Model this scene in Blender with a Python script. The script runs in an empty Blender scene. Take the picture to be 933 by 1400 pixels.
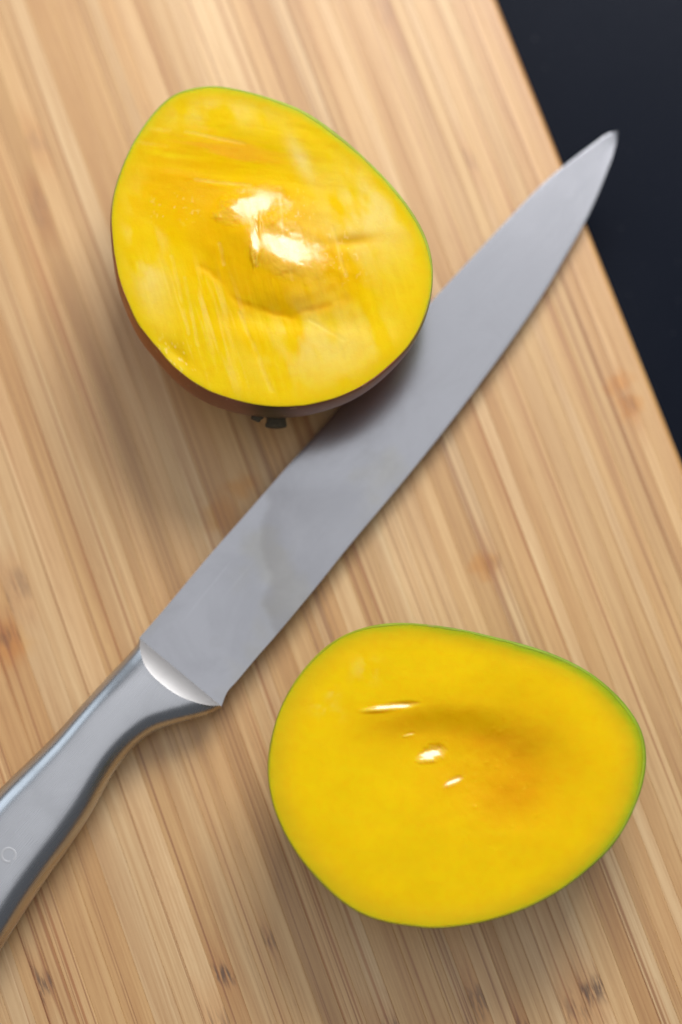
import bpy, math, random
import numpy as np
from mathutils import Vector

# ------------------------------------------------------------------ camera, light, exposure
S = bpy.context.scene
COL = S.collection
TILT = math.radians(10.0)
LENS, SENSOR = 85.0, 36.0
PW, PH = 933.0, 1400.0                      # size of the survey picture the sizes were taken from
FPX = LENS / SENSOR * PH
DIST = 0.661
CAM = np.array([0.0, -DIST * math.sin(TILT), DIST * math.cos(TILT)])

cam = bpy.data.cameras.new('camera')
cam.lens = LENS
cam.sensor_fit = 'VERTICAL'
cam.sensor_height = SENSOR
cam.clip_start, cam.clip_end = 0.02, 60
cam.dof.use_dof = True
cam.dof.focus_distance = 0.630
cam.dof.aperture_fstop = 3.4
cam_ob = bpy.data.objects.new('camera', cam)
COL.objects.link(cam_ob)
cam_ob.location = CAM
cam_ob.rotation_euler = (TILT, 0, 0)
S.camera = cam_ob

W = bpy.data.worlds.new('World')
S.world = W
W.use_nodes = True
bg = W.node_tree.nodes['Background']
bg.inputs['Color'].default_value = (0.86, 0.92, 1.0, 1)
bg.inputs['Strength'].default_value = 0.15


def area_lamp(name, loc, target, sx, sy, radiance, color):
    l = bpy.data.lights.new(name, 'AREA')
    l.shape = 'RECTANGLE'
    l.size, l.size_y = sx, sy
    l.energy = radiance * math.pi * sx * sy
    l.color = color
    o = bpy.data.objects.new(name, l)
    COL.objects.link(o)
    o.location = loc
    o.rotation_euler = (Vector(target) - Vector(loc)).to_track_quat('-Z', 'Y').to_euler()
    return o


# a big pale ceiling, a window beyond the board on the right and a weaker one on the left
area_lamp('ceiling_light', (0.0, 0.25, 1.75), (0, 0.25, 0), 2.6, 2.4, 0.72, (0.97, 0.975, 1.0))
area_lamp('window_light', (0.19, 0.60, 0.575), (0, 0, 0), 0.46, 0.34, 14.0, (0.985, 0.98, 1.0))
area_lamp('side_window_light', (-1.15, 0.75, 0.62), (0, 0, 0), 0.75, 0.75, 1.7, (0.78, 0.90, 1.0))

S.view_settings.view_transform = 'Standard'
S.view_settings.look = 'None'
S.view_settings.exposure = 0.0
S.view_settings.gamma = 1.0
S.cycles.use_denoising = True
S.cycles.max_bounces = 8
S.render.film_transparent = False

random.seed(7)
rng = np.random.RandomState(11)


# ------------------------------------------------------------------ helpers
def at(px, py, p0=(0, 0, 0), n=(0, 0, 1)):
    """Survey pixel -> point on a real plane (photogrammetry of the outlines)."""
    px = np.asarray(px, float)
    py = np.asarray(py, float)
    a = (px - PW / 2) / FPX
    b = -(py - PH / 2) / FPX
    st, ct = math.sin(TILT), math.cos(TILT)
    d = np.stack([a, b * ct + st, b * st - ct], -1)
    p0, n = np.asarray(p0, float), np.asarray(n, float)
    t = ((p0 - CAM) @ n) / (d @ n)
    return CAM + d * t[..., None]


def link(name, me, mat=None, parent=None, smooth=True, loc=None):
    o = bpy.data.objects.new(name, me)
    COL.objects.link(o)
    if mat:
        me.materials.append(mat)
    if parent:
        o.parent = parent
    if loc is not None:
        o.location = loc
    if smooth:
        me.polygons.foreach_set('use_smooth', [True] * len(me.polygons))
    return o


def mesh(name, v, f):
    me = bpy.data.meshes.new(name)
    me.from_pydata([tuple(map(float, p)) for p in v], [], [tuple(map(int, q)) for q in f])
    me.update()
    return me


def empty(name, loc, label, cat, group=None):
    o = bpy.data.objects.new(name, None)
    COL.objects.link(o)
    o.location = loc
    o.empty_display_size = 0.02
    o['label'] = label
    o['category'] = cat
    if group:
        o['group'] = group
    return o


def closed_spline(pts, n):
    p = np.asarray(pts, float)
    m = len(p)
    out = []
    for i in range(m):
        a, b, c, d = p[i - 1], p[i], p[(i + 1) % m], p[(i + 2) % m]
        for t in np.linspace(0, 1, 24, endpoint=False):
            out.append(0.5 * (2 * b + (c - a) * t + (2 * a - 5 * b + 4 * c - d) * t * t + (3 * b - a - 3 * c + d) * t ** 3))
    out = np.array(out)
    for _ in range(90):
        out = 0.5 * out + 0.25 * (np.roll(out, 1, 0) + np.roll(out, -1, 0))
    return resample(np.vstack([out, out[:1]]), n + 1)[:-1]


def open_spline(pts, n, soft=4):
    p = np.asarray(pts, float)
    m = len(p)
    out = []
    for i in range(m - 1):
        a, b, c, d = p[max(i - 1, 0)], p[i], p[i + 1], p[min(i + 2, m - 1)]
        for t in np.linspace(0, 1, 16, endpoint=False):
            out.append(0.5 * (2 * b + (c - a) * t + (2 * a - 5 * b + 4 * c - d) * t * t + (3 * b - a - 3 * c + d) * t ** 3))
    out.append(p[-1])
    out = np.array(out)
    for _ in range(soft):
        out[1:-1] = 0.5 * out[1:-1] + 0.25 * (out[2:] + out[:-2])
    return resample(out, n)


def resample(p, n):
    s = np.concatenate([[0], np.cumsum(np.linalg.norm(np.diff(p, axis=0), axis=1))])
    q = np.linspace(0, s[-1], n)
    return np.stack([np.interp(q, s, p[:, k]) for k in range(p.shape[1])], 1)


def sstep(a, b, x):
    t = np.clip((x - a) / (b - a), 0, 1)
    return t * t * (3 - 2 * t)


_tab = rng.rand(256, 256)


def vnoise(x, y):
    xi, yi = np.floor(x).astype(int), np.floor(y).astype(int)
    fx, fy = x - xi, y - yi
    fx, fy = fx * fx * (3 - 2 * fx), fy * fy * (3 - 2 * fy)
    g = lambda i, j: _tab[i % 256, j % 256]
    return (g(xi, yi) * (1 - fx) + g(xi + 1, yi) * fx) * (1 - fy) + (g(xi, yi + 1) * (1 - fx) + g(xi + 1, yi + 1) * fx) * fy


def fbm(x, y, o=4):
    s, a, t = 0, 0.5, 0
    for k in range(o):
        s = s + a * vnoise(x * 2 ** k + 17.3 * k, y * 2 ** k + 5.1 * k)
        t += a
        a *= 0.5
    return s / t


def streak(x, y, ang, la, lc, seed=0, o=3):
    """fbm stretched along ang: la long, lc across (survey pixels)."""
    c, s = math.cos(ang), math.sin(ang)
    return fbm((x * c + y * s) / la + seed * 7.7 + 60, (-x * s + y * c) / lc + seed * 3.1 + 60, o)


def seg_dist(x, y, a, b):
    ax, ay = a
    bx, by = b
    dx, dy = bx - ax, by - ay
    t = np.clip(((x - ax) * dx + (y - ay) * dy) / (dx * dx + dy * dy), 0, 1)
    return np.hypot(x - ax - t * dx, y - ay - t * dy), t


def poly_sd(x, y, pts):
    """signed distance to a polygon, positive inside."""
    d = np.full(x.shape, 1e9)
    ins = np.zeros(x.shape, bool)
    m = len(pts)
    for i in range(m):
        a, b = pts[i], pts[(i + 1) % m]
        d = np.minimum(d, seg_dist(x, y, a, b)[0])
        c = ((a[1] > y) != (b[1] > y)) & (x < (b[0] - a[0]) * (y - a[1]) / ((b[1] - a[1]) or 1e-9) + a[0])
        ins ^= c
    return np.where(ins, d, -d)


def gauss(x, y, cx, cy, rx, ry, ang=0.0):
    c, s = math.cos(ang), math.sin(ang)
    u = ((x - cx) * c + (y - cy) * s) / rx
    v = (-(x - cx) * s + (y - cy) * c) / ry
    return np.exp(-(u * u + v * v))


def mix(a, b, t):
    t = np.clip(t, 0, 1)[..., None]
    return a * (1 - t) + np.asarray(b, float) * t


# ------------------------------------------------------------------ materials
def material(name):
    m = bpy.data.materials.new(name)
    m.use_nodes = True
    nt = m.node_tree
    return m, nt, nt.nodes['Principled BSDF']


class NB:
    """tiny node builder"""
    def __init__(self, nt):
        self.nt = nt

    def n(self, typ, **kw):
        x = self.nt.nodes.new(typ)
        for k, v in kw.items():
            setattr(x, k, v)
        return x

    def l(self, a, b):
        self.nt.links.new(a, b)

    def put(self, sock, v):
        if isinstance(v, bpy.types.NodeSocket):
            self.l(v, sock)
        else:
            sock.default_value = v

    def math(self, op, a, b=0.0, c=None, clamp=False):
        x = self.n('ShaderNodeMath', operation=op, use_clamp=clamp)
        self.put(x.inputs[0], a)
        self.put(x.inputs[1], b)
        if c is not None:
            self.put(x.inputs[2], c)
        return x.outputs[0]

    def smooth(self, v, a, b, lo=0.0, hi=1.0):
        x = self.n('ShaderNodeMapRange', interpolation_type='SMOOTHSTEP')
        self.put(x.inputs[0], v)
        for i, q in enumerate((a, b, lo, hi)):
            self.put(x.inputs[i + 1], q)
        return x.outputs[0]

    def mixc(self, f, a, b, blend='MIX'):
        x = self.n('ShaderNodeMix', data_type='RGBA', blend_type=blend)
        self.put(x.inputs[0], f)
        self.put(x.inputs[6], a)
        self.put(x.inputs[7], b)
        return x.outputs[2]

    def noise(self, vec, scale, detail=3.0, rough=0.55, dist=0.0):
        x = self.n('ShaderNodeTexNoise')
        self.put(x.inputs['Vector'], vec)
        x.inputs['Scale'].default_value = scale
        x.inputs['Detail'].default_value = detail
        x.inputs['Roughness'].default_value = rough
        x.inputs['Distortion'].default_value = dist
        return x.outputs[0]

    def scaled(self, vec, sx, sy, sz):
        x = self.n('ShaderNodeVectorMath', operation='MULTIPLY')
        self.l(vec, x.inputs[0])
        x.inputs[1].default_value = (sx, sy, sz)
        return x.outputs[0]

    def add(self, vec, w):
        x = self.n('ShaderNodeVectorMath', operation='ADD')
        self.l(vec, x.inputs[0])
        self.put(x.inputs[1], w)
        return x.outputs[0]

    def comb(self, a, b, c):
        x = self.n('ShaderNodeCombineXYZ')
        self.put(x.inputs[0], a)
        self.put(x.inputs[1], b)
        self.put(x.inputs[2], c)
        return x.outputs[0]

    def bump(self, h, strength, dist, normal=None):
        x = self.n('ShaderNodeBump')
        x.inputs['Strength'].default_value = strength
        x.inputs['Distance'].default_value = dist
        self.l(h, x.inputs['Height'])
        if normal:
            self.l(normal, x.inputs['Normal'])
        return x.outputs[0]


STAINS = []      # filled below: (world x, y, radius)


def make_bamboo():
    m, nt, P = material('bamboo')
    b = NB(nt)
    tc = b.n('ShaderNodeTexCoord').outputs['Object']
    oi = b.n('ShaderNodeObjectInfo')
    rnd, tint = oi.outputs['Random'], oi.outputs['Color']
    off = b.comb(b.math('MULTIPLY', rnd, 3.7), b.math('MULTIPLY', rnd, 9.1), b.math('MULTIPLY', rnd, 23.0))
    v = b.add(tc, off)
    # the growth node of this strip: a position along the strip, kept on the object
    kn = b.n('ShaderNodeAttribute', attribute_type='OBJECT', attribute_name='knot_at').outputs['Fac']
    ks = b.n('ShaderNodeAttribute', attribute_type='OBJECT', attribute_name='knot_strength').outputs['Fac']
    sep = b.n('ShaderNodeSeparateXYZ')
    b.l(tc, sep.inputs[0])
    wob = b.math('MULTIPLY', b.math('SUBTRACT', b.noise(b.scaled(v, 260, 60, 1), 1.0, 2), 0.5), 0.014)
    dy = b.math('ADD', b.math('SUBTRACT', sep.outputs[1], kn), wob)
    ady = b.math('ABSOLUTE', dy)
    core = b.math('MULTIPLY', b.smooth(ady, 0.0005, 0.0052, 1.0, 0.0), ks)
    halo = b.smooth(ady, 0.001, 0.016, 1.0, 0.0)
    # fibres
    broad = b.noise(b.scaled(v, 170, 7.0, 1), 1.0, 2, 0.5, 0.3)
    mid = b.noise(b.scaled(v, 480, 8.0, 1), 1.0, 3, 0.6)
    fine = b.noise(b.scaled(v, 1700, 24.0, 1), 1.0, 3, 0.65)
    dash = b.noise(b.scaled(v, 3000, 160.0, 1), 1.0, 2, 0.5)
    kfib = b.noise(b.scaled(v, 1200, 110.0, 1), 1.0, 3, 0.65)
    f1 = b.smooth(broad, 0.32, 0.68)
    f2 = b.smooth(mid, 0.36, 0.66)
    f3 = b.smooth(fine, 0.40, 0.70)
    c = b.mixc(b.math('MULTIPLY', f1, 0.58), tint, (0.82, 0.70, 0.55, 1), 'MULTIPLY')
    c = b.mixc(b.math('MULTIPLY', f2, 0.42), c, (0.76, 0.62, 0.46, 1), 'MULTIPLY')
    c = b.mixc(b.math('MULTIPLY', f3, 0.46), c, (0.66, 0.48, 0.30, 1), 'MULTIPLY')
    lines = b.smooth(b.noise(b.scaled(v, 900, 3.5, 1), 1.0, 1, 0.4), 0.64, 0.72)
    c = b.mixc(b.math('MULTIPLY', lines, 0.8), c, (0.60, 0.36, 0.16, 1), 'MULTIPLY')
    seam = b.smooth(b.noise(b.scaled(v, 1700, 2.2, 1), 1.0, 0, 0.4), 0.70, 0.76)
    c = b.mixc(b.math('MULTIPLY', seam, 0.8), c, (0.50, 0.30, 0.13, 1), 'MULTIPLY')
    d = b.smooth(dash, 0.62, 0.74)
    c = b.mixc(b.math('MULTIPLY', d, 0.30), c, (0.55, 0.36, 0.20, 1), 'MULTIPLY')
    # growth node: warm halo, dark torn fibres in the core
    c = b.mixc(b.math('MULTIPLY', halo, 0.45), c, (0.86, 0.64, 0.40, 1), 'MULTIPLY')
    kf = b.math('MULTIPLY', core, b.smooth(kfib, 0.43, 0.55))
    c = b.mixc(b.math('MULTIPLY', kf, 0.92), c, (0.10, 0.042, 0.013, 1))
    tail = b.math('MULTIPLY', b.math('MULTIPLY', b.smooth(ady, 0.002, 0.016, 1.0, 0.0), ks), b.smooth(b.noise(b.scaled(v, 1500, 50, 1), 1.0, 2), 0.54, 0.66))
    c = b.mixc(b.math('MULTIPLY', tail, 0.9), c, (0.48, 0.30, 0.15, 1), 'MULTIPLY')
    # mango juice soaked into the wood
    geo = b.n('ShaderNodeNewGeometry').outputs['Position']
    jn = b.math('MULTIPLY', b.math('SUBTRACT', b.noise(geo, 170.0, 3), 0.5), 0.010)
    tot = None
    for (x, y, r) in STAINS:
        dd = b.n('ShaderNodeVectorMath', operation='DISTANCE')
        b.l(geo, dd.inputs[0])
        dd.inputs[1].default_value = (x, y, 0)
        s = b.smooth(b.math('ADD', dd.outputs['Value'], jn), 0.15 * r, r, 1.0, 0.0)
        tot = s if tot is None else b.math('MAXIMUM', tot, s)
    if tot is not None:
        c = b.mixc(b.math('MULTIPLY', tot, 0.9), c, (0.98, 0.78, 0.38, 1), 'MULTIPLY')
    b.l(c, P.inputs['Base Color'])
    rr = b.math('ADD', b.math('MULTIPLY', mid, 0.12), 0.37)
    b.l(rr, P.inputs['Roughness'])
    P.inputs['Specular IOR Level'].default_value = 0.85
    P.inputs['IOR'].default_value = 1.54
    h = b.math('ADD', b.math('MULTIPLY', fine, 0.7), b.math('MULTIPLY', kf, -1.2))
    b.l(b.bump(h, 0.22, 0.0003), P.inputs['Normal'])
    return m


def make_table_mat():
    m, nt, P = material('dark_table_paint')
    b = NB(nt)
    tc = b.n('ShaderNodeTexCoord').outputs['Object']
    n = b.noise(tc, 420.0, 4, 0.6)
    sm = b.smooth(b.noise(tc, 14.0, 4, 0.6), 0.35, 0.7)
    c = b.mixc(sm, (0.0035, 0.0056, 0.012, 1), (0.0050, 0.0072, 0.014, 1))
    speck = b.smooth(b.noise(tc, 700.0, 1, 0.4), 0.74, 0.80)
    c = b.mixc(b.math('MULTIPLY', speck, 0.35), c, (0.09, 0.09, 0.10, 1))
    b.l(c, P.inputs['Base Color'])
    b.l(b.math('ADD', b.math('MULTIPLY', n, 0.2), 0.30), P.inputs['Roughness'])
    P.inputs['Specular IOR Level'].default_value = 0.05
    b.l(b.bump(n, 0.05, 0.0003), P.inputs['Normal'])
    return m


def make_flesh(name, rough):
    m, nt, P = material(name)
    b = NB(nt)
    tc = b.n('ShaderNodeTexCoord').outputs['Object']
    col = b.n('ShaderNodeAttribute', attribute_type='GEOMETRY', attribute_name='pulp')
    n1 = b.noise(tc, 380.0, 4, 0.6, 0.4)
    n2 = b.noise(tc, 1500.0, 3, 0.6)
    c = b.mixc(b.smooth(n1, 0.35, 0.75, 0.0, 0.30), col.outputs['Color'], (0.98, 0.80, 0.55, 1), 'MULTIPLY')
    b.l(c, P.inputs['Base Color'])
    P.inputs['Subsurface Weight'].default_value = 0.75
    P.inputs['Subsurface Radius'].default_value = (1.0, 0.55, 0.10)
    P.inputs['Subsurface Scale'].default_value = 0.0032
    wet = b.n('ShaderNodeAttribute', attribute_type='GEOMETRY', attribute_name='wet').outputs['Fac']
    r = b.math('ADD', b.math('MULTIPLY', n1, 0.10), rough)
    r = b.math('SUBTRACT', r, b.math('MULTIPLY', wet, rough - 0.20), clamp=True)
    b.l(r, P.inputs['Roughness'])
    b.l(b.math('ADD', b.math('MULTIPLY', wet, 0.95), 0.01), P.inputs['Specular IOR Level'])
    h = b.math('ADD', n1, b.math('MULTIPLY', n2, 0.35))
    bm = b.bump(h, 0.2, 0.00040)
    b.l(b.math('SUBTRACT', 0.22, b.math('MULTIPLY', wet, 0.18), clamp=True), bm.node.inputs['Strength'])
    b.l(bm, P.inputs['Normal'])
    return m


def make_skin():
    m, nt, P = material('mango_skin')
    b = NB(nt)
    tc = b.n('ShaderNodeTexCoord').outputs['Object']
    col = b.n('ShaderNodeAttribute', attribute_type='GEOMETRY', attribute_name='peel')
    n1 = b.noise(tc, 90.0, 5, 0.6)
    dots = b.smooth(b.noise(tc, 520.0, 1, 0.3), 0.68, 0.74)
    c = b.mixc(b.smooth(n1, 0.35, 0.7, 0.0, 0.5), col.outputs['Color'], (0.60, 0.55, 0.5, 1), 'MULTIPLY')
    c = b.mixc(b.math('MULTIPLY', dots, 0.35), c, (0.45, 0.30, 0.14, 1))
    b.l(c, P.inputs['Base Color'])
    P.inputs['Roughness'].default_value = 0.42
    P.inputs['Specular IOR Level'].default_value = 0.2
    b.l(b.bump(n1, 0.1, 0.0005), P.inputs['Normal'])
    return m


def make_stem():
    m, nt, P = material('dried_stem')
    b = NB(nt)
    tc = b.n('ShaderNodeTexCoord').outputs['Object']
    n1 = b.noise(tc, 900.0, 4, 0.6)
    c = b.mixc(n1, (0.03, 0.024, 0.015, 1), (0.17, 0.13, 0.075, 1))
    b.l(c, P.inputs['Base Color'])
    P.inputs['Roughness'].default_value = 0.8
    b.l(b.bump(n1, 0.8, 0.0008), P.inputs['Normal'])
    return m


def make_steel(name, base, rough, brushed, film=False):
    m, nt, P = material(name)
    b = NB(nt)
    tc = b.n('ShaderNodeTexCoord').outputs['Object']
    # object axes are turned along the knife: x runs along the blade
    br = b.noise(b.scaled(tc, 60, 2600, 1), 1.0, 3, 0.6)
    bl = b.noise(tc, 55.0, 4, 0.6, 0.5)
    sc = b.smooth(b.noise(b.scaled(b.add(tc, (3, 1, 2)), 25, 1500, 1), 1.0, 2, 0.5), 0.66, 0.74)
    c = b.mixc(b.smooth(bl, 0.35, 0.7), base + (1,), tuple(q * 0.90 for q in base) + (1,))
    c = b.mixc(b.math('MULTIPLY', sc, 0.10), c, (0.8, 0.8, 0.82, 1))
    r = b.math('ADD', b.math('MULTIPLY', br, brushed), rough)
    r = b.math('ADD', r, b.math('MULTIPLY', bl, 0.12))
    if film:
        wet = b.n('ShaderNodeAttribute', attribute_type='GEOMETRY', attribute_name='film').outputs['Fac']
        rim = b.n('ShaderNodeAttribute', attribute_type='GEOMETRY', attribute_name='film_rim').outputs['Fac']
        r = b.math('MULTIPLY', r, b.math('SUBTRACT', 1.0, b.math('MULTIPLY', wet, 0.72)))
        c = b.mixc(b.math('MULTIPLY', rim, 0.10), c, (0.75, 0.72, 0.60, 1), 'MULTIPLY')
        sm = b.n('ShaderNodeAttribute', attribute_type='GEOMETRY', attribute_name='dark_reflection').outputs['Fac']
        c = b.mixc(b.math('MULTIPLY', sm, 0.55), c, (0.70, 0.68, 0.67, 1), 'MULTIPLY')  # darker reflection beside the wet film, painted into the steel colour
        yel = b.smooth(b.noise(tc, 42.0, 3, 0.5), 0.56, 0.70)
        c = b.mixc(b.math('MULTIPLY', yel, 0.35), c, (1.0, 0.95, 0.74, 1), 'MULTIPLY')
    b.l(c, P.inputs['Base Color'])
    P.inputs['Metallic'].default_value = 1.0
    b.l(r, P.inputs['Roughness'])
    b.l(b.bump(br, 0.05, 0.0001), P.inputs['Normal'])
    return m


# ------------------------------------------------------------------ setting: the dark table
BOARD_T = 0.019
tm = make_table_mat()
tv = [(-1.2, -0.9, 0), (1.2, -0.9, 0), (1.2, 1.0, 0), (-1.2, 1.0, 0)]
tv = tv + [(x, y, -0.03) for x, y, z in tv]
table = link('tabletop', mesh('tabletop', tv, [(0, 1, 2, 3), (7, 6, 5, 4), (0, 4, 5, 1), (1, 5, 6, 2), (2, 6, 7, 3), (3, 7, 4, 0)]), tm, smooth=False, loc=(0, 0, -BOARD_T - 0.0002))
table['kind'] = 'structure'
table['label'] = 'matt dark navy tabletop under the cutting board'

# ------------------------------------------------------------------ cutting board, strip by strip
e0, e1 = at(680, 0), at(933, 630)
U = (e0 - e1) / np.linalg.norm(e0 - e1)                 # along the strips
V = np.array([-U[1], U[0], 0.0])                        # across, away from the right edge
mid = 0.5 * (e0 + e1)
for (px, py, r) in ((305, 702, 0.0085), (664, 772, 0.0055), (862, 556, 0.0060), (330, 668, 0.006), (848, 525, 0.005), (12, 880, 0.009)):
    p = at(px, py)
    STAINS.append((p[0], p[1], r))
bamboo = make_bamboo()
board = empty('cutting_board', (float(mid[0] + V[0] * 0.145), float(mid[1] + V[1] * 0.145), -BOARD_T),
              'pale bamboo cutting board of glued strips lying on the dark tabletop', 'cutting board')
rotz = math.atan2(U[1], U[0]) - math.pi / 2
board.rotation_euler = (0, 0, rotz)
BW, BL = 0.290, 0.46


def strip_mesh(w, L, t, left_r, right_r):
    """one glued strip: long bar with eased top edges (rounded where it is the board's edge)."""
    def corner(cx, sgn, r, seg):
        out = []
        for k in range(seg + 1):
            a = math.pi / 2 * k / seg
            out.append((cx + sgn * (-r + r * math.sin(a)), t - r + r * math.cos(a)))
        return out
    segR, segL = (6 if right_r > 0.001 else 1), (6 if left_r > 0.001 else 1)
    top = corner(w / 2, 1, right_r, segR)                # from top to the right side
    topl = corner(-w / 2, -1, left_r, segL)[::-1]        # from left side up to top
    prof = topl + top + [(w / 2, 0.0), (-w / 2, 0.0)]
    n = len(prof)
    v = [(x, -L / 2, z) for x, z in prof] + [(x, L / 2, z) for x, z in prof]
    f = [(i, i + n, (i + 1) % n + n, (i + 1) % n) for i in range(n)]
    f += [tuple(range(n)), tuple(range(2 * n - 1, n - 1, -1))]
    return mesh('bamboo_strip', v, f)


palette = [(0.735, 0.468, 0.203), (0.765, 0.502, 0.232), (0.71, 0.435, 0.177), (0.675, 0.40, 0.153), (0.725, 0.455, 0.185), (0.785, 0.53, 0.26), (0.645, 0.375, 0.137)]
# growth nodes seen on the board (survey pixels)
knots = [(320, 1330, .95), (70, 1340, .8), (825, 1357, .9), (300, 1392, .45), (362, 1285, .6), (640, 222, .35), (862, 552, .4), (54, 283, .3), (56, 190, .25), (40, 800, .4), (12, 872, .5), (350, 1042, .3), (185, 1085, .8), (376, 1150, .5), (800, 1375, .4), (514, 20, .25), (664, 772, .3)]
cB = np.array(board.location)
kl = []
for (px, py, st) in knots:
    p = at(px, py) - np.array([cB[0], cB[1], 0])
    kl.append((float(-(p @ V)), float(p @ U), st))           # local x (to the right), local y
x = BW / 2
i = 0
while x > -BW / 2 + 0.002:
    w = random.choice((0.0028, 0.0034, 0.0040, 0.0046, 0.0054, 0.0062, 0.0070))
    if i == 0:
        w = 0.0062
    w = min(w, x + BW / 2)
    if x - w + BW / 2 < 0.003:
        w = x + BW / 2
    cx = x - w / 2
    last = x - w <= -BW / 2 + 1e-6
    e = 0.00007
    me = strip_mesh(w - 0.00002, BL, BOARD_T - random.uniform(0, 0.00004), 0.0022 if last else e, 0.0022 if i == 0 else e)
    o = link('bamboo_strip', me, bamboo, board, smooth=False, loc=(cx, 0, 0))
    for pgn in me.polygons:
        pgn.use_smooth = (i == 0 or last) and len(pgn.vertices) == 4 and abs(pgn.normal.y) < 0.5 and 0.05 < pgn.normal.z < 0.999
    c = np.array(random.choice(palette)) * random.uniform(0.92, 1.06)
    o.color = (c[0], c[1], c[2], 1)
    near = [k for k in kl if abs(k[0] - cx) < w / 2]
    o['knot_at'] = near[0][1] if near else random.choice((-1, 1)) * random.uniform(0.185, 0.22)
    o['knot_strength'] = near[0][2] if near else 0.6
    x -= w
    i += 1

# ------------------------------------------------------------------ mango halves
skin_mat = make_skin()
stem_mat = make_stem()


def mango(name, label, rim_px, z_cut, tilt, bottom_shift, bulge, height_fn, color_fn, peel_fn, flesh_mat, ring_w):
    NA, NR = 420, 150
    nrm = np.array([tilt[0], tilt[1], 1.0])
    nrm /= np.linalg.norm(nrm)
    rim2 = closed_spline(rim_px, NA)
    cpx = rim2.mean(0)
    ctr = at(cpx[0], cpx[1], (0, 0, z_cut), (0, 0, 1))
    org = np.array([ctr[0] + bottom_shift[0], ctr[1] + bottom_shift[1], 0.0])
    root = empty(name, org, label, 'mango half', 'mango halves on the cutting board')
    rim = at(rim2[:, 0], rim2[:, 1], ctr, nrm)
    if np.cross(rim[1] - rim[0], ctr - rim[0])[2] < 0:   # run counter-clockwise from above
        rim, rim2 = rim[::-1].copy(), rim2[::-1].copy()
    tang = np.roll(rim, -1, 0) - np.roll(rim, 1, 0)
    tang /= np.linalg.norm(tang, axis=1)[:, None]
    inw = np.cross(nrm[None], tang)
    inw /= np.linalg.norm(inw, axis=1)[:, None]
    ang = np.arctan2(rim[:, 1] - ctr[1], rim[:, 0] - ctr[0])

    # ---- skin: rounded cut edge, then the curved outside down to the board
    bottom = np.array([org[0], org[1], 0.0])
    NB_ = 44
    phi0 = bulge(ang)[:, None]                            # how far below the rim the widest line lies

    def shell(k, inset):
        t = (k / NB_) ** 0.92
        p = phi0 * -1 + t * (math.pi / 2 + phi0)
        r = (np.maximum(np.cos(p), 0) / np.cos(phi0)) ** 0.62
        hfrac = (np.sin(p) + np.sin(phi0)) / (1 + np.sin(phi0))
        base = rim + inw * inset
        cc = ctr + (bottom - ctr) * hfrac
        pt = cc + (base - ctr) * r
        bz = base[:, 2:3] * (1 - hfrac) + (inset * 1.2) * hfrac
        pt[:, 2:3] = bz
        return pt
    thick = ring_w(ang)[:, None]
    rings = [rim + inw * thick - nrm * 0.0012, rim + inw * thick - nrm * 0.00010, rim + inw * thick * 0.55 + nrm * 0.00004, rim + inw * 0.00018 - nrm * 0.00004]
    rings += [shell(k, 0.0) - nrm * (0.00028 if k == 0 else 0) for k in range(NB_)]
    lump = 0.0007
    nr = len(rings)
    v = np.concatenate(rings) - org
    f = []
    for j in range(nr - 1):
        for q in range(NA):
            a, b2 = j * NA + q, j * NA + (q + 1) % NA
            f.append((a, a + NA, b2 + NA, b2))
    v = np.vstack([v, [[0, 0, 0]]])
    last = (nr - 1) * NA
    for q in range(NA):
        f.append((last + q, len(v) - 1, last + (q + 1) % NA))
    me = mesh('skin', v, f)
    depth = np.concatenate([np.full(NA, max(0.0, (k - 4) / NB_)) for k in range(nr)] + [[1.0]])
    isring = np.concatenate([np.full(NA, 1.0 if k < 3 else 0.0) for k in range(nr)] + [[0.0]])
    angs = np.concatenate([np.tile(ang, nr), [0]])
    pc = peel_fn(angs, depth, isring)
    at_ = me.attributes.new('peel', 'FLOAT_COLOR', 'POINT')
    at_.data.foreach_set('color', np.hstack([pc, np.ones((len(pc), 1))]).astype(np.float32).ravel())
    link('skin', me, skin_mat, root)

    # ---- flesh: the cut face with its relief, closed underneath
    u = np.linspace(0, 1, NR + 1)[1:] ** 0.85
    inner = rim + inw * (thick - 0.00030)
    gx, gy, pos, rel = [], [], [], []
    in2 = rim2 + (cpx - rim2) * 0.012
    for s in u:
        q = cpx + (in2 - cpx) * s
        gx.append(q[:, 0])
        gy.append(q[:, 1])
        pos.append(ctr + (inner - ctr) * s)
        rel.append(np.full(NA, s))
    gx, gy, rel, pos = np.concatenate(gx), np.concatenate(gy), np.concatenate(rel), np.concatenate(pos)
    gx = np.append(gx, cpx[0])
    gy = np.append(gy, cpx[1])
    rel = np.append(rel, 0.0)
    pos = np.vstack([pos, ctr])
    h = height_fn(gx, gy)
    edge = sstep(1.0, 0.985, rel)
    pos = pos + nrm * (h * 0.001 * sstep(1.0, 0.90, rel) + (edge - 1) * 0.00005)[:, None]
    f = []
    for j in range(NR - 1):
        for q in range(NA):
            a, b2 = j * NA + q, j * NA + (q + 1) % NA
            f.append((a, a + NA, b2 + NA, b2))
    c0 = NR * NA
    for q in range(NA):
        f.append((c0, q, (q + 1) % NA))
    v = [pos]
    n0 = len(pos)
    prev = (NR - 1) * NA
    under = [2, 8, 16, 24, 32, 38]
    for k in under:
        pt = shell(k, 0.0011)
        v.append(pt)
        for q in range(NA):
            a, b2 = prev + q, prev + (q + 1) % NA
            a2, b3 = n0 + q, n0 + (q + 1) % NA
            f.append((a, a2, b3, b2))
        prev = n0
        n0 += NA
    v.append(np.array([[bottom[0], bottom[1], 0.0016]]))
    for q in range(NA):
        f.append((prev + q, n0, prev + (q + 1) % NA))
    v = np.vstack(v) - org
    me = mesh('flesh', v, f)
    col, wet = color_fn(gx, gy, rel, np.append(np.tile(ang, NR), 0.0), h)
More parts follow.
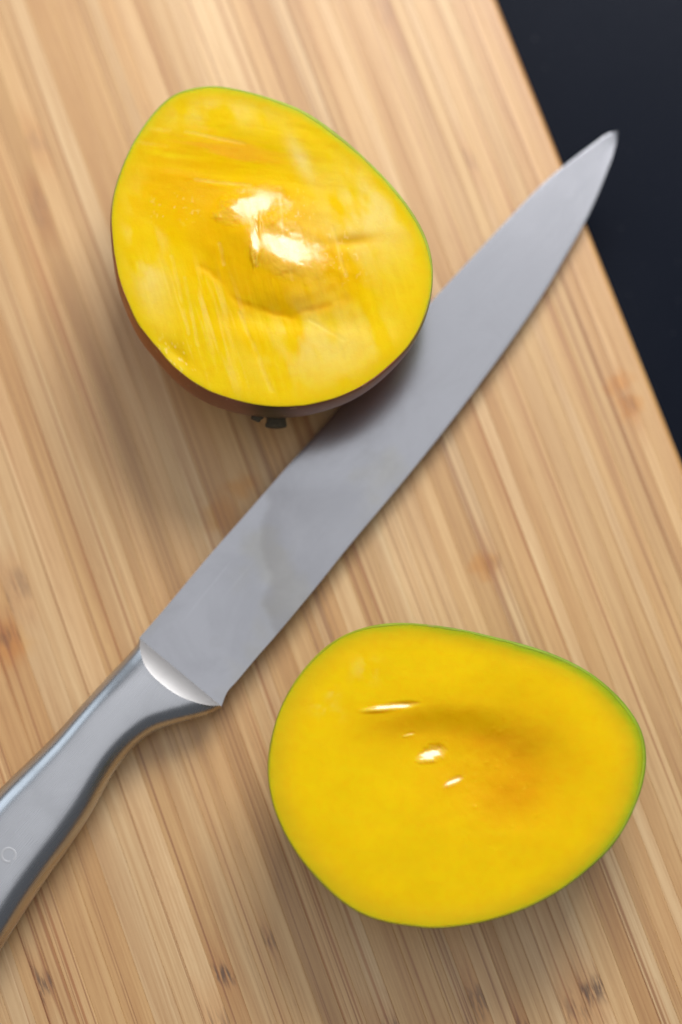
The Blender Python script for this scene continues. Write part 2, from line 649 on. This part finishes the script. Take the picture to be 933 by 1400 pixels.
    full = np.tile(np.array([0.85, 0.52, 0.03]), (len(v), 1))
    full[:len(col)] = col
    wf = np.zeros(len(v))
    wf[:len(wet)] = wet
    at_ = me.attributes.new('pulp', 'FLOAT_COLOR', 'POINT')
    at_.data.foreach_set('color', np.hstack([full, np.ones((len(v), 1))]).astype(np.float32).ravel())
    at_ = me.attributes.new('wet', 'FLOAT', 'POINT')
    at_.data.foreach_set('value', wf.astype(np.float32))
    link('flesh', me, flesh_mat, root)
    return root, org, rings, ang


def wrap(a, c, w):
    """soft bump round angle c (degrees), half width w."""
    d = np.abs((a - math.radians(c) + math.pi) % (2 * math.pi) - math.pi)
    return np.clip(1 - d / math.radians(w), 0, 1) ** 2 * (3 - 2 * np.clip(1 - d / math.radians(w), 0, 1))


# ---- the half with the stem and the raised pulp
RIM_A = [(287.6, 116.5), (243, 125.7), (214, 149), (187.8, 184.5), (169.4, 221.3), (155.2, 263.3), (151, 300), (154.7, 342), (162.6, 384), (177, 420), (193, 450), (216.7, 478.7), (243, 507.5), (282.3, 533.8), (329.6, 549.8), (382, 556.6), (434.6, 551.5), (487, 534), (529, 505), (566, 465), (586, 421), (592.5, 379), (588.5, 342), (573.8, 305), (545, 263), (505.5, 221), (461, 182), (416, 151), (371.6, 134), (329.6, 122.3)]
HUMP = [(262, 335), (286, 370), (308, 394), (335, 412), (370, 424), (410, 429), (450, 419), (484, 404), (496, 380), (484, 345), (462, 312), (430, 280), (390, 255), (345, 248), (300, 268), (272, 300)]
CUTS_A = [((327, 426), (372, 532), 1.6, .35), ((424, 437), (472, 465), 1.4, .25), ((198, 176), (232, 178), 1.2, .2), ((255, 180), (335, 196), 1.2, .25), ((190, 195), (228, 199), 1.2, .22),
          ((268, 245), (342, 252), 1.3, .2), ((385, 270), (388, 330), 1.4, .2), ((455, 310), (473, 378), 1.6, .3), ((300, 335), (308, 362), 1.5, .22), ((236, 350), (258, 455), 1.3, .07), ((252, 380), (272, 470), 1.3, .06), ((346, 300), (352, 365), 1.4, .2), ((398, 330), (400, 385), 1.2, .2)]


def facet(h, x, y, cx, cy, rx, ry, ang, slope, az, lift=0.0, rough=0.35, soft=(0.80, 1.15)):
    """a small flat, wet face shaped into the flesh, tilted to mirror the window as a highlight; returns height and its mask."""
    c, s = math.cos(ang), math.sin(ang)
    u = ((x - cx) * c + (y - cy) * s) / rx
    v = (-(x - cx) * s + (y - cy) * c) / ry
    r = np.hypot(u, v) + rough * (fbm(x / (0.35 * rx) + cx, y / (0.5 * ry) + cy, 3) - 0.5) * 2
    m = 1 - sstep(soft[0], soft[1], r)
    k = np.argmin((x - cx) ** 2 + (y - cy) ** 2)
    plane = -slope * 0.19 * ((x - cx) * math.cos(az) - (y - cy) * math.sin(az))
    return h * (1 - m) + m * (h[k] + lift + plane), m


CREASE = [(276, 362), (296, 380), (312, 398), (330, 415), (352, 424), (400, 432), (440, 424), (474, 408)]


def crease(x, y):
    wx, wy = x + 8 * (fbm(x / 20, y / 20, 2) - 0.5), y + 8 * (fbm(x / 20 + 7, y / 20, 2) - 0.5)
    d = np.full(x.shape, 1e9)
    for k in range(len(CREASE) - 1):
        d = np.minimum(d, seg_dist(wx, wy, CREASE[k], CREASE[k + 1])[0])
    return d


SOFT = (0.35, 1.45)
FACETS_A = [(346, 282, 42, 22, -0.25, .255, 1.08, 0.1, .26, SOFT), (394, 342, 48, 29, 0.45, .255, 1.08, 0.1, .26, SOFT), (350, 334, 8, 27, 0.05, .25, 1.08, 0.0, .3, (.4, 1.35))]


def height_a(x, y):
    wx = x + (fbm(x / 40, y / 40, 3) - 0.5) * 22
    wy = y + (fbm(x / 40 + 9, y / 40 + 4, 3) - 0.5) * 22
    d = poly_sd(wx, wy, HUMP)
    w = np.interp(y, [250, 330, 400, 430], [80, 70, 40, 34])
    h = 0.8 * sstep(0, 1, np.clip(d / w, 0, 1))
    h = h - 1.3 * gauss(x, y, 345, 235, 130, 45, 0.15) + 1.3 * gauss(x, y, 345, 318, 56, 40, -0.2) + 0.45 * gauss(x, y, 388, 376, 80, 50, 0.2)
    # dished smooth facet to the upper left, groove below the raised pulp
    h = h - 0.6 * gauss(x, y, 245, 250, 75, 60, 0.2) - 0.9 * gauss(x, y, 395, 436, 90, 16, 0.05)
    h = h + 1.1 * (fbm(x / 85, y / 85, 3) - 0.5) + 0.28 * (streak(x, y, 0.12, 70, 14, 1) - 0.5) * sstep(330, 220, y) + 0.20 * (streak(x, y, 1.28, 90, 9, 2) - 0.5) * sstep(300, 400, y)
    inside = sstep(-10, 30, d)
    h = h + inside * (0.55 * (fbm(x / 34 + 3, y / 34, 2) - 0.5) + 0.12 * (streak(x, y, 1.35, 60, 7, 3) - 0.5))
    h = h - 1.0 * gauss(x, y, 236, 484, 22, 14, 0.7) - 0.8 * gauss(x, y, 480, 330, 26, 8, -0.15)
    h = h - 0.28 * np.exp(-(crease(x, y) / 5.0) ** 2) * sstep(0.25, 0.6, vnoise(x / 22 + 4, y / 22))
    for a, b, r, k in CUTS_A:
        dd, t = seg_dist(x + 3 * (vnoise(x / 18, y / 18) - 0.5), y, a, b)
        h = h - 0.4 * k * np.exp(-(dd / (r * 1.5)) ** 2)
    for q in FACETS_A:
        h, m = facet(h, x, y, *q)
    h = h + inside * (0.13 * (streak(x, y, 1.40, 50, 10, 12) - 0.5) + 0.05 * (fbm(x / 12, y / 12, 2) - 0.5))
    return h


def color_a(x, y, rel, ang, h):
    n = len(x)
    c = np.tile(np.array([0.82, 0.545, 0.0008]), (n, 1))
    pale = np.array([0.82, 0.585, 0.006])
    cream = np.array([0.84, 0.66, 0.20])
    deep = np.array([0.77, 0.435, 0.0008])
    ring = sstep(0.55, 0.80, rel + 0.30 * (fbm(x / 50, y / 50, 4) - 0.5))
    c = mix(c, pale, 0.70 * ring)
    c = mix(c, pale, 0.8 * sstep(0.45, 0.75, streak(x, y, 1.25, 130, 20, 4)) * sstep(360, 420, y))
    c = mix(c, (0.95, 0.74, 0.22), 0.4 * sstep(0.55, 0.8, streak(x, y, 1.28, 110, 8, 5)) * sstep(330, 420, y) * sstep(420, 240, x))
    d = poly_sd(x + 18 * (fbm(x / 30, y / 30, 3) - 0.5), y + 18 * (fbm(x / 30 + 5, y / 30, 3) - 0.5), HUMP)
    c = mix(c, deep, 0.75 * sstep(-14, 20, d))
    c = mix(c, deep, 1.0 * gauss(x, y, 255, 250, 90, 60, 0.15) * sstep(0.25, 0.55, streak(x, y, 0.12, 90, 16, 6)))
    c = mix(c, (0.86, 0.38, 0.03), 0.5 * sstep(0.52, 0.72, streak(x, y, 0.14, 120, 10, 7)) * gauss(x, y, 310, 210, 90, 40, 0.1))
    blot = sstep(0.30, 0.62, streak(x, y, 1.1, 60, 26, 9))
    c = mix(c, cream, blot * (0.8 * gauss(x, y, 200, 350, 26, 75, -0.2) + 0.85 * gauss(x, y, 505, 290, 60, 75, 0.6)) + 0.8 * gauss(x, y, 412, 215, 10, 32, -0.5) + 0.6 * blot * gauss(x, y, 440, 470, 80, 50) + 0.5 * blot * gauss(x, y, 300, 150, 90, 22))  # creamy patches; the sheen at both sides is painted into the flesh colour
    c = mix(c, deep, 0.8 * gauss(x, y, 485, 328, 36, 8, -0.12) + 0.5 * gauss(x, y, 236, 486, 26, 13, 0.7))
    c = mix(c, (0.78, 0.53, 0.006), 0.9 * sstep(0.86, 0.99, rel))
    gr = sstep(0.945, 1.0, rel + 0.02 * (fbm(x / 25, y / 25, 3) - 0.5)) * wrap(ang, 60, 125)
    c = mix(c, (0.62, 0.58, 0.03), 0.75 * gr)
    for a, b, r, k in CUTS_A:
        dd, t = seg_dist(x + 3 * (vnoise(x / 18, y / 18) - 0.5), y, a, b)
        c = mix(c, (0.90, 0.70, 0.20), 0.30 * np.exp(-((dd - 0.9) / (r * 1.1)) ** 2) * vnoise(x / 11, y / 11) * 1.3)
    c = mix(c, (0.90, 0.42, 0.004), 0.5 * np.exp(-(crease(x, y) / 7.0) ** 2) * vnoise(x / 22 + 4, y / 22))
    speck = sstep(0.80, 0.95, vnoise(x / 4, y / 4)) * np.clip(gauss(x, y, 240, 285, 30, 14) + gauss(x, y, 405, 285, 22, 20) + gauss(x, y, 470, 345, 30, 30) + gauss(x, y, 240, 490, 30, 20, .7), 0, 1)
    c = mix(c, (0.97, 0.80, 0.42), 0.5 * speck)
    wet = 0.05 * fbm(x / 30, y / 30, 3)
    for q in FACETS_A:
        wet = np.maximum(wet, facet(h, x, y, *q)[1] ** 0.7 * (0.55 + 0.45 * streak(x, y, 1.3, 40, 10, 15)))
    return c, np.clip(wet, 0, 1)


def peel_a(a, depth, ring):
    green = wrap(a, 70, 150)
    n = fbm(a * 3 + 40, depth * 8 + 40, 3)
    red = np.array([0.36, 0.13, 0.07])
    c = np.tile(red, (len(a), 1))
    c = mix(c, (0.50, 0.165, 0.04), 0.95 * wrap(a, 212, 60))
    c = mix(c, (0.27, 0.14, 0.10), 0.8 * wrap(a, 290, 60))
    c = mix(c, (0.32, 0.42, 0.04), sstep(0.18, 0.5, green + 0.3 * (n - 0.5)))
    c = mix(c, (0.075, 0.06, 0.02), 0.85 * wrap(a, 272, 12) * sstep(0.5, 0.25, depth))
    rc = np.tile(np.array([0.42, 0.17, 0.018]), (len(a), 1))
    rc = mix(rc, (0.45, 0.52, 0.05), sstep(0.15, 0.5, green))
    return np.where(ring[:, None] > 0.5, rc, c)


A, orgA, ringsA, angA = mango('mango_half', 'mango half with a brown stem stub and pale scratched flesh, overlapping the knife blade',
                            RIM_A, 0.036, (0.0, 0.02), (0.0, 0.001),
                            lambda a: 0.06 + 0.27 * wrap(a, 222, 100) + 0.10 * wrap(a, 290, 70), height_a, color_a, peel_a,
                            make_flesh('mango_flesh_pale', 0.30), lambda a: (0.0004 + 0.0005 * wrap(a, 60, 140)) * (0.55 + 0.9 * fbm(a * 5 + 30, a * 0 + 3, 3)))

# stem stub with its torn scale, standing out of the skin below the rim
def stub(name, p0, axis, length, r0, r1, parent, org, seed):
    ax = np.array(axis, float)
    ax /= np.linalg.norm(ax)
    s1 = np.cross(ax, (0, 0, 1.0))
    s1 /= np.linalg.norm(s1)
    s2 = np.cross(ax, s1)
    rs = np.random.RandomState(seed)
    n, m = 18, 7
    v, f = [], []
    prof = [(0, 1.0), (0.25, .92), (.55, .9), (.8, 1.0), (.95, .95), (1.0, .75), (0.98, 0.3)]
    for k, (t, q) in enumerate(prof):
        for j in range(n):
            a = 2 * math.pi * j / n
            r = (r0 * (1 - t) + r1 * t) * q * (1 + 0.16 * (rs.rand() - 0.5) + 0.10 * math.sin(3 * a + seed))
            v.append(np.array(p0) + ax * length * t + (s1 * math.cos(a) * 1.35 + s2 * math.sin(a) * 0.8) * r)
    for k in range(m - 1):
        for j in range(n):
            a, b = k * n + j, k * n + (j + 1) % n
            f.append((a, b, b + n, a + n))
    f.append(tuple(range((m - 1) * n, m * n)))
    return link(name, mesh(name, np.array(v) - org, f), stem_mat, parent)


def skin_point(px, ring):
    """point of the stem half's skin, on one ring, that the survey shows at column px on the near side."""
    q = ringsA[ring]
    st, ct = math.sin(TILT), math.cos(TILT)
    r = q - CAM
    sx = PW / 2 + FPX * r[:, 0] / (r[:, 2] * -ct + r[:, 1] * st)
    k = np.where(q[:, 1] < q[:, 1].mean(), np.abs(sx - px), 1e9).argmin()
    tn = q[(k + 1) % len(q)] - q[k - 1]
    out = np.cross(tn, (0, 0, 1.0))
    return q[k], out / np.linalg.norm(out)


p_, o_ = skin_point(377, 17)
stub('stem', p_ - o_ * 0.0012, (o_[0], o_[1], -0.05), 0.0041, 0.0021, 0.0021, A, orgA, 3)
p_, o_ = skin_point(352, 13)
stub('stem_scale', p_ - o_ * 0.0006, (o_[0] - 0.4, o_[1], -0.05), 0.0018, 0.0014, 0.0009, A, orgA, 5)

# ---- the half with the hollow
RIM_B = [(545, 850.5), (489, 860), (445.7, 883), (408.4, 923), (383.5, 966.8), (369, 1016.5), (366, 1060), (374, 1103.5), (393, 1147), (421, 1187.5), (464, 1231), (508, 1256), (557.6, 1266), (601, 1269.5), (657, 1262), (713, 1245), (762.7, 1220), (806, 1187.5), (843.5, 1150), (871.5, 1097), (884, 1047.6), (879.6, 1004), (859, 966.8), (825, 932.6), (787.6, 907.7), (738, 887), (682, 872), (620, 858)]
LIP = [(440, 1010), (475, 988), (505, 973), (560, 965), (600, 961), (650, 962), (700, 966), (760, 985), (820, 1030)]


FACETS_B = [((535, 967, 34, 4.6, -0.13, .38, 1.40, 0.0, .15, (.5, 1.45)), 1.0), ((590, 1031, 17, 9.5, -0.35, .38, 1.40, 0.0, .35, (.55, 1.5)), 1.0), ((620, 1068, 14, 4.8, -0.5, .38, 1.40, 0.0, .2, (.5, 1.45)), 1.0),
            ((560, 1004, 9, 3, -0.3, .38, 1.4, 0, .4), .3)]


def height_b(x, y):
    ly = np.interp(x, [p[0] for p in LIP], [p[1] for p in LIP]) + 4 * (fbm(x / 30, x * 0 + 3, 3) - 0.5)
    s = y - ly                                            # below the lip: positive
    side = sstep(450, 620, x) * sstep(820, 660, x)
    drop = sstep(0, np.interp(x, [450, 560, 650, 800], [60, 42, 50, 100]), s)
    h = -1.9 * drop * side * sstep(200, 5, s)
    h = h - 1.6 * gauss(x, y, 680, 1050, 95, 70, 0.2)
    h = h + 1.0 * (fbm(x / 130 + 8, y / 130 + 2, 3) - 0.5) + 0.25 * (fbm(x / 34, y / 34, 3) - 0.5)
    ins = gauss(x, y, 690, 1060, 90, 75, 0.2)
    h = h + ins * (0.5 * (fbm(x / 28 + 3, y / 28, 3) - 0.5))
    for (qx, qy, qr) in SPARK:
        h = h + 0.10 * gauss(x, y, qx, qy, qr * 0.8, qr * 0.6, qx)
    for q, wq in FACETS_B:
        h, m = facet(h, x, y, *q)
    return h


SPARK = [(675, 995, 3), (684, 1000, 4), (666, 1041, 4), (681, 1048, 4), (673, 1160, 4), (735, 1115, 4), (640, 1140, 4), (558, 1004, 4), (724, 1073, 3), (700, 1130, 3), (650, 1103, 3), (612, 1010, 3), (636, 1146, 3), (690, 980, 3), (706, 1030, 3)]


def color_b(x, y, rel, ang, h):
    n = len(x)
    c = np.tile(np.array([0.89, 0.60, 0.0004]), (n, 1))
    ora = np.array([0.80, 0.385, 0.001])
    c = mix(c, (0.93, 0.64, 0.0004), 0.8 * sstep(0.35, 0.7, fbm(x / 90, y / 90, 4)))
    o = gauss(x, y, 690, 1045, 110, 85, 0.25) * (0.5 + 0.9 * (fbm(x / 45, y / 45, 4)))
    c = mix(c, ora, 0.85 * o)
    c = mix(c, (0.76, 0.31, 0.001), 0.4 * gauss(x, y, 700, 1095, 40, 22, -0.2) + 0.45 * gauss(x, y, 670, 1010, 45, 14, -0.1))
    c = mix(c, ora, 0.55 * gauss(x, y, 570, 990, 80, 26, -0.1))  # shade below the hollow's lip, painted into the pulp as orange
    c = mix(c, (0.78, 0.50, 0.008), 0.7 * sstep(0.80, 0.97, rel))
    c = mix(c, (0.55, 0.51, 0.008), 0.7 * sstep(0.88, 1.0, rel) * (0.35 + 0.65 * wrap(ang, 45, 120)))
    c = mix(c, (0.38, 0.47, 0.012), 0.9 * sstep(0.945, 0.995, rel) * wrap(ang, 40, 140))
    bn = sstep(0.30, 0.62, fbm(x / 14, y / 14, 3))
    c = mix(c, (0.90, 0.66, 0.12), 0.6 * bn * np.clip(gauss(x, y, 502, 917, 17, 15) + gauss(x, y, 447, 972, 17, 10, .4) + gauss(x, y, 457, 950, 7, 10), 0, 1))  # soft glints painted into the pulp as cream patches
    speck = sstep(0.86, 0.95, vnoise(x / 4.2, y / 4.2)) * gauss(x, y, 680, 1090, 110, 80)
    c = mix(c, (0.90, 0.60, 0.03), 0.35 * speck)  # tiny sparkles painted in as lighter flecks
    fib = streak(x, y, 0.10, 90, 7, 21)
    c = mix(c, (0.88, 0.60, 0.008), 0.14 * sstep(0.5, 0.75, fib))
    wet = np.full(n, 0.06)
    for q, wq in FACETS_B:
        wet = np.maximum(wet, wq * facet(h, x, y, *q)[1])
    return c, np.clip(wet, 0, 1)


def peel_b(a, depth, ring):
    n = fbm(a * 3 + 20, depth * 8 + 20, 3)
    c = np.tile(np.array([0.42, 0.38, 0.02]), (len(a), 1))
    c = mix(c, (0.22, 0.36, 0.02), sstep(0.1, 0.6, wrap(a, 35, 130) + 0.25 * (n - 0.5)))
    rc = np.tile(np.array([0.40, 0.36, 0.012]), (len(a), 1))
    rc = mix(rc, (0.38, 0.50, 0.025), wrap(a, 45, 150))
    return np.where(ring[:, None] > 0.5, rc, c)


B, orgB, ringsB, angB = mango('mango_half', 'deep yellow mango half with a thin green rim and a glossy hollow, below the knife',
                            RIM_B, 0.0315, (0.0, 0.0), (0.002, 0.002),
                            lambda a: 0.03 + 0.05 * wrap(a, 10, 80), height_b, color_b, peel_b,
                            make_flesh('mango_flesh_ripe', 0.26), lambda a: (0.0005 + 0.0006 * wrap(a, 40, 130)) * (0.55 + 0.9 * fbm(a * 5 + 30, a * 0 + 9, 3)))

# ------------------------------------------------------------------ the knife
K_SP = [(191, 873), (230, 828), (287, 760), (340, 700), (394, 638), (443, 582), (500, 516), (560, 447), (600, 402), (652, 346), (700, 295), (736, 258), (768, 230), (808, 200), (830, 185), (845, 180.5)]
K_ED = [(303, 966), (311, 946), (325, 930), (350, 900), (384, 861), (432, 803), (480, 743), (533, 680), (587, 614), (640, 546), (696, 470), (740, 406), (776, 346), (802, 300), (824, 252), (838, 214), (845, 182)]
# mid plane of the knife: heel high, tip resting near the board's edge, cutting side a little lower
ax2 = at(845, 181) - at(247, 920)
ax2 /= np.linalg.norm(ax2)
pr2 = np.array([ax2[1], -ax2[0], 0.0])                   # towards the cutting edge
Pk = at(795, 255, (0, 0, 0.0042))
kax = ax2 + np.array([0, 0, -0.022])
kpr = pr2 + np.array([0, 0, 0.020])
kn = np.cross(kpr, kax)
kn /= np.linalg.norm(kn)
if kn[2] < 0:
    kn = -kn
heel = at(247, 920, Pk, kn)
korg = np.array([heel[0], heel[1], 0.0])
knife = empty('kitchen_knife', korg, 'steel carving knife with smooth metal handle lying diagonally across the bamboo board', 'knife')
knife.rotation_euler = (0, 0, math.atan2(ax2[1], ax2[0]))
ca, sa = math.cos(-knife.rotation_euler[2]), math.sin(-knife.rotation_euler[2])


def kloc(v):
    v = np.asarray(v) - korg
    return np.stack([v[:, 0] * ca - v[:, 1] * sa, v[:, 0] * sa + v[:, 1] * ca, v[:, 2]], 1)


# blade: spine to edge, wedge section
NS, NV = 240, 41
sp_, ed_ = open_spline(K_SP, NS, 1), open_spline(K_ED, NS, 1)
top, bot, film, frim, dark_reflection = [], [], [], [], []
FILM_EDGE = [(200, 640), (345, 670), (362, 672), (372, 690), (362, 712), (358, 745), (372, 790), (362, 822), (372, 850), (380, 872), (470, 1000)]


def blade_thick(t, s):
    base = 0.00105 * (1 - 0.55 * s)
    return base * (1 - 0.80 * t ** 1.2) * np.clip((1 - t) / 0.025, 0.15, 1)


for i in range(NS):
    s = i / (NS - 1)
    for j in range(NV):
        t = j / (NV - 1)
        q = sp_[i] * (1 - t) + ed_[i] * t
        p = at(q[0], q[1], Pk, kn)
        hh = blade_thick(t, s)
        if j == 0:
            hh *= 0.96
        top.append(p + kn * hh)
        bot.append(p - kn * hh)
        fe = np.interp(q[1], [e[1] for e in FILM_EDGE], [e[0] for e in FILM_EDGE]) + 6 * (fbm(np.array(q[1] / 9.0), np.array(2.0), 3) - 0.5)
        dx = fe - q[0]
        film.append(float(sstep(-6, 7, np.array(dx)) * sstep(640, 668, np.array(q[1]))))
        dark_reflection.append(math.exp(min(0.0, dx + 2) / 70.0) * float(sstep(7, -6, np.array(dx))) * float(sstep(600, 670, np.array(q[1]))))
        ir = math.exp(-((dx - 1) / 2.6) ** 2) * (q[1] > 660)
        for (cx, cy, rx, ry) in ((340, 735, 9, 13), (296, 878, 7, 6)):
            rr = math.hypot((q[0] - cx) / rx, (q[1] - cy) / ry)
            ir = max(ir, math.exp(-((rr - 1) / 0.35) ** 2) * 0.8)
        frim.append(ir)
v = np.vstack([kloc(top), kloc(bot)])
off = NS * NV
f = []
for i in range(NS - 1):
    for j in range(NV - 1):
        a = i * NV + j
        f.append((a, a + 1, a + NV + 1, a + NV))
        f.append((off + a, off + a + NV, off + a + NV + 1, off + a + 1))
    a = i * NV
    f.append((a, a + NV, off + a + NV, off + a))
    a = i * NV + NV - 1
    f.append((a, off + a, off + a + NV, a + NV))
for j in range(NV - 1):
    f.append((j, off + j, off + j + 1, j + 1))
    a = (NS - 1) * NV + j
    f.append((a, a + 1, off + a + 1, off + a))
me = mesh('blade', v, f)
for nm, arr in (('film', film), ('film_rim', frim), ('dark_reflection', dark_reflection)):
    at_ = me.attributes.new(nm, 'FLOAT', 'POINT')
    at_.data.foreach_set('value', np.concatenate([arr, np.zeros(len(arr))]).astype(np.float32))
blade = link('blade', me, make_steel('blade_steel', (0.46, 0.462, 0.487), 0.10, 0.07, True), knife)
me.set_sharp_from_angle(angle=math.radians(25))

# handle and bolster: lofted between its two outlines, cut off towards the blade by a sloping face
H_UP = [(191, 873), (184, 886), (146, 927), (109, 967.5), (73, 1007.6), (36, 1044), (0, 1079), (-45, 1127), (-85, 1178), (-114, 1232), (-130, 1290), (-132, 1330)]
H_LO = [(303, 966), (289, 974), (270, 981), (240.5, 989.4), (211, 1000), (186, 1018.6), (164, 1044), (146, 1073), (124, 1113), (98, 1153), (69, 1193.5), (36, 1243), (0, 1300), (-30, 1345), (-62, 1376), (-92, 1384), (-118, 1362), (-132, 1330)]
NT, NBO, NHA = 120, 22, 170
up, lo = open_spline(H_UP, 900, 3), open_spline(H_LO, 900, 3)
S9 = np.linspace(0, 1, 900)
f0 = at(191, 873, Pk, kn)
f1 = at(303, 966, Pk, kn)
fd = (f1 - f0) / np.linalg.norm(f1 - f0)
fb = np.cross(kn, fd)
if fb @ (at(50, 1100, Pk, kn) - f0) < 0:
    fb = -fb                                             # points back along the handle


def handle_line(t, s):
    """mid-plane points, section height and bolster-face height along one line of the handle."""
    a = at(np.interp(s, S9, up[:, 0]), np.interp(s, S9, up[:, 1]), Pk, kn)
    b = at(np.interp(s, S9, lo[:, 0]), np.interp(s, S9, lo[:, 1]), Pk, kn)
    p = a + (b - a) * (t + 1) / 2
    H = np.interp(s, [0, .06, .2, .4, .6, .85, .95, 1.0], [0.0052, 0.0055, 0.0066, 0.0080, 0.0090, 0.0086, 0.0070, 0.001])
    hh = H * max(0.0, 1 - abs(t) ** 2.7) ** 0.5
    d = np.maximum(0, (p - f0) @ fb)
    lim = 0.0011 + d * 0.95 - np.minimum(0.008, d) ** 2 * 35
    return p, hh, lim


bol, han = [], []
for j in range(NT):
    t = -math.cos(math.pi * j / (NT - 1))
    sf = np.linspace(0, 0.2, 1200)
    p, hh, lim = handle_line(t, sf)
    over = np.nonzero(hh > lim)[0]
    sj = sf[over[-1]] if len(over) else 0.0
    s1 = np.linspace(0, 1, NBO) * sj
    p, hh, lim = handle_line(t, s1)
    bol.append((p, np.minimum(hh, lim)))
    s2 = sj + (1 - sj) * np.linspace(0, 1, NHA) ** 1.7
    p, hh, lim = handle_line(t, s2)
    han.append((p, hh if sj > 0 else np.minimum(hh, np.maximum(lim, 0.0))))


def loft(cols, n):
    v, f = [], []
    for sg in (1, -1):
        for p, hh in cols:
            v.append(p + kn * (hh * sg)[:, None])
    v = np.vstack(v)
    off = NT * n
    for j in range(NT - 1):
        for i in range(n - 1):
            a = j * n + i
            f.append((a, a + n, a + n + 1, a + 1)[::-1])
            f.append((off + a, off + a + 1, off + a + n + 1, off + a + n)[::-1])
    return kloc(v), f


handle_steel = make_steel('handle_steel', (0.50, 0.505, 0.525), 0.17, 0.09)
handle = link('handle', mesh('handle', *loft(han, NHA)), handle_steel, knife)
bolster = link('bolster', mesh('bolster', *loft(bol, NBO)), make_steel('bolster_steel', (0.42, 0.41, 0.40), 0.40, 0.06), knife)

# small stamped ring mark on the handle
mk = at(12, 1169, Pk, kn)
ring_v, ring_f = [], []
NRG = 40


def htop(px, py):
    """height of the handle's upper face above the knife's mid plane at a survey pixel (nearest grid point)."""
    P = at(px, py, Pk, kn)
    best, bh = 9, 0
    for p, hh in han:
        dd = np.sum((p - P) ** 2, 1)
        k = int(dd.argmin())
        if dd[k] < best:
            best, bh = dd[k], float(hh[k])
    return bh


for k in range(NRG):
    a = 2 * math.pi * k / NRG
    for r, up_ in ((7.5, -0.00002), (8.8, 0.000012), (10.0, 0.000012), (11.3, -0.00002)):
        px, py = 12 + r * math.cos(a), 1169 + r * math.sin(a)
        ring_v.append((px, py, up_))
hc = {}
pts = []
hm = htop(12, 1169)
hE, hN = htop(24, 1169) - hm, htop(12, 1157) - hm
for px, py, up_ in ring_v:
    hh = hm + hE * (px - 12) / 12 - hN * (py - 1169) / 12
    pts.append(at(px, py, Pk + kn * hm, kn) + kn * (hh - hm + up_))
for k in range(NRG):
    if k in (5, 6, 7):
        continue
    for q in range(3):
        a, b = k * 4 + q, ((k + 1) % NRG) * 4 + q
        ring_f.append((a, b, b + 1, a + 1))
stamp = link('stamped_mark', mesh('stamped_mark', kloc(pts), ring_f), make_steel('stamp_steel', (0.52, 0.52, 0.53), 0.30, 0.06), handle)
stamp.matrix_parent_inverse.identity()
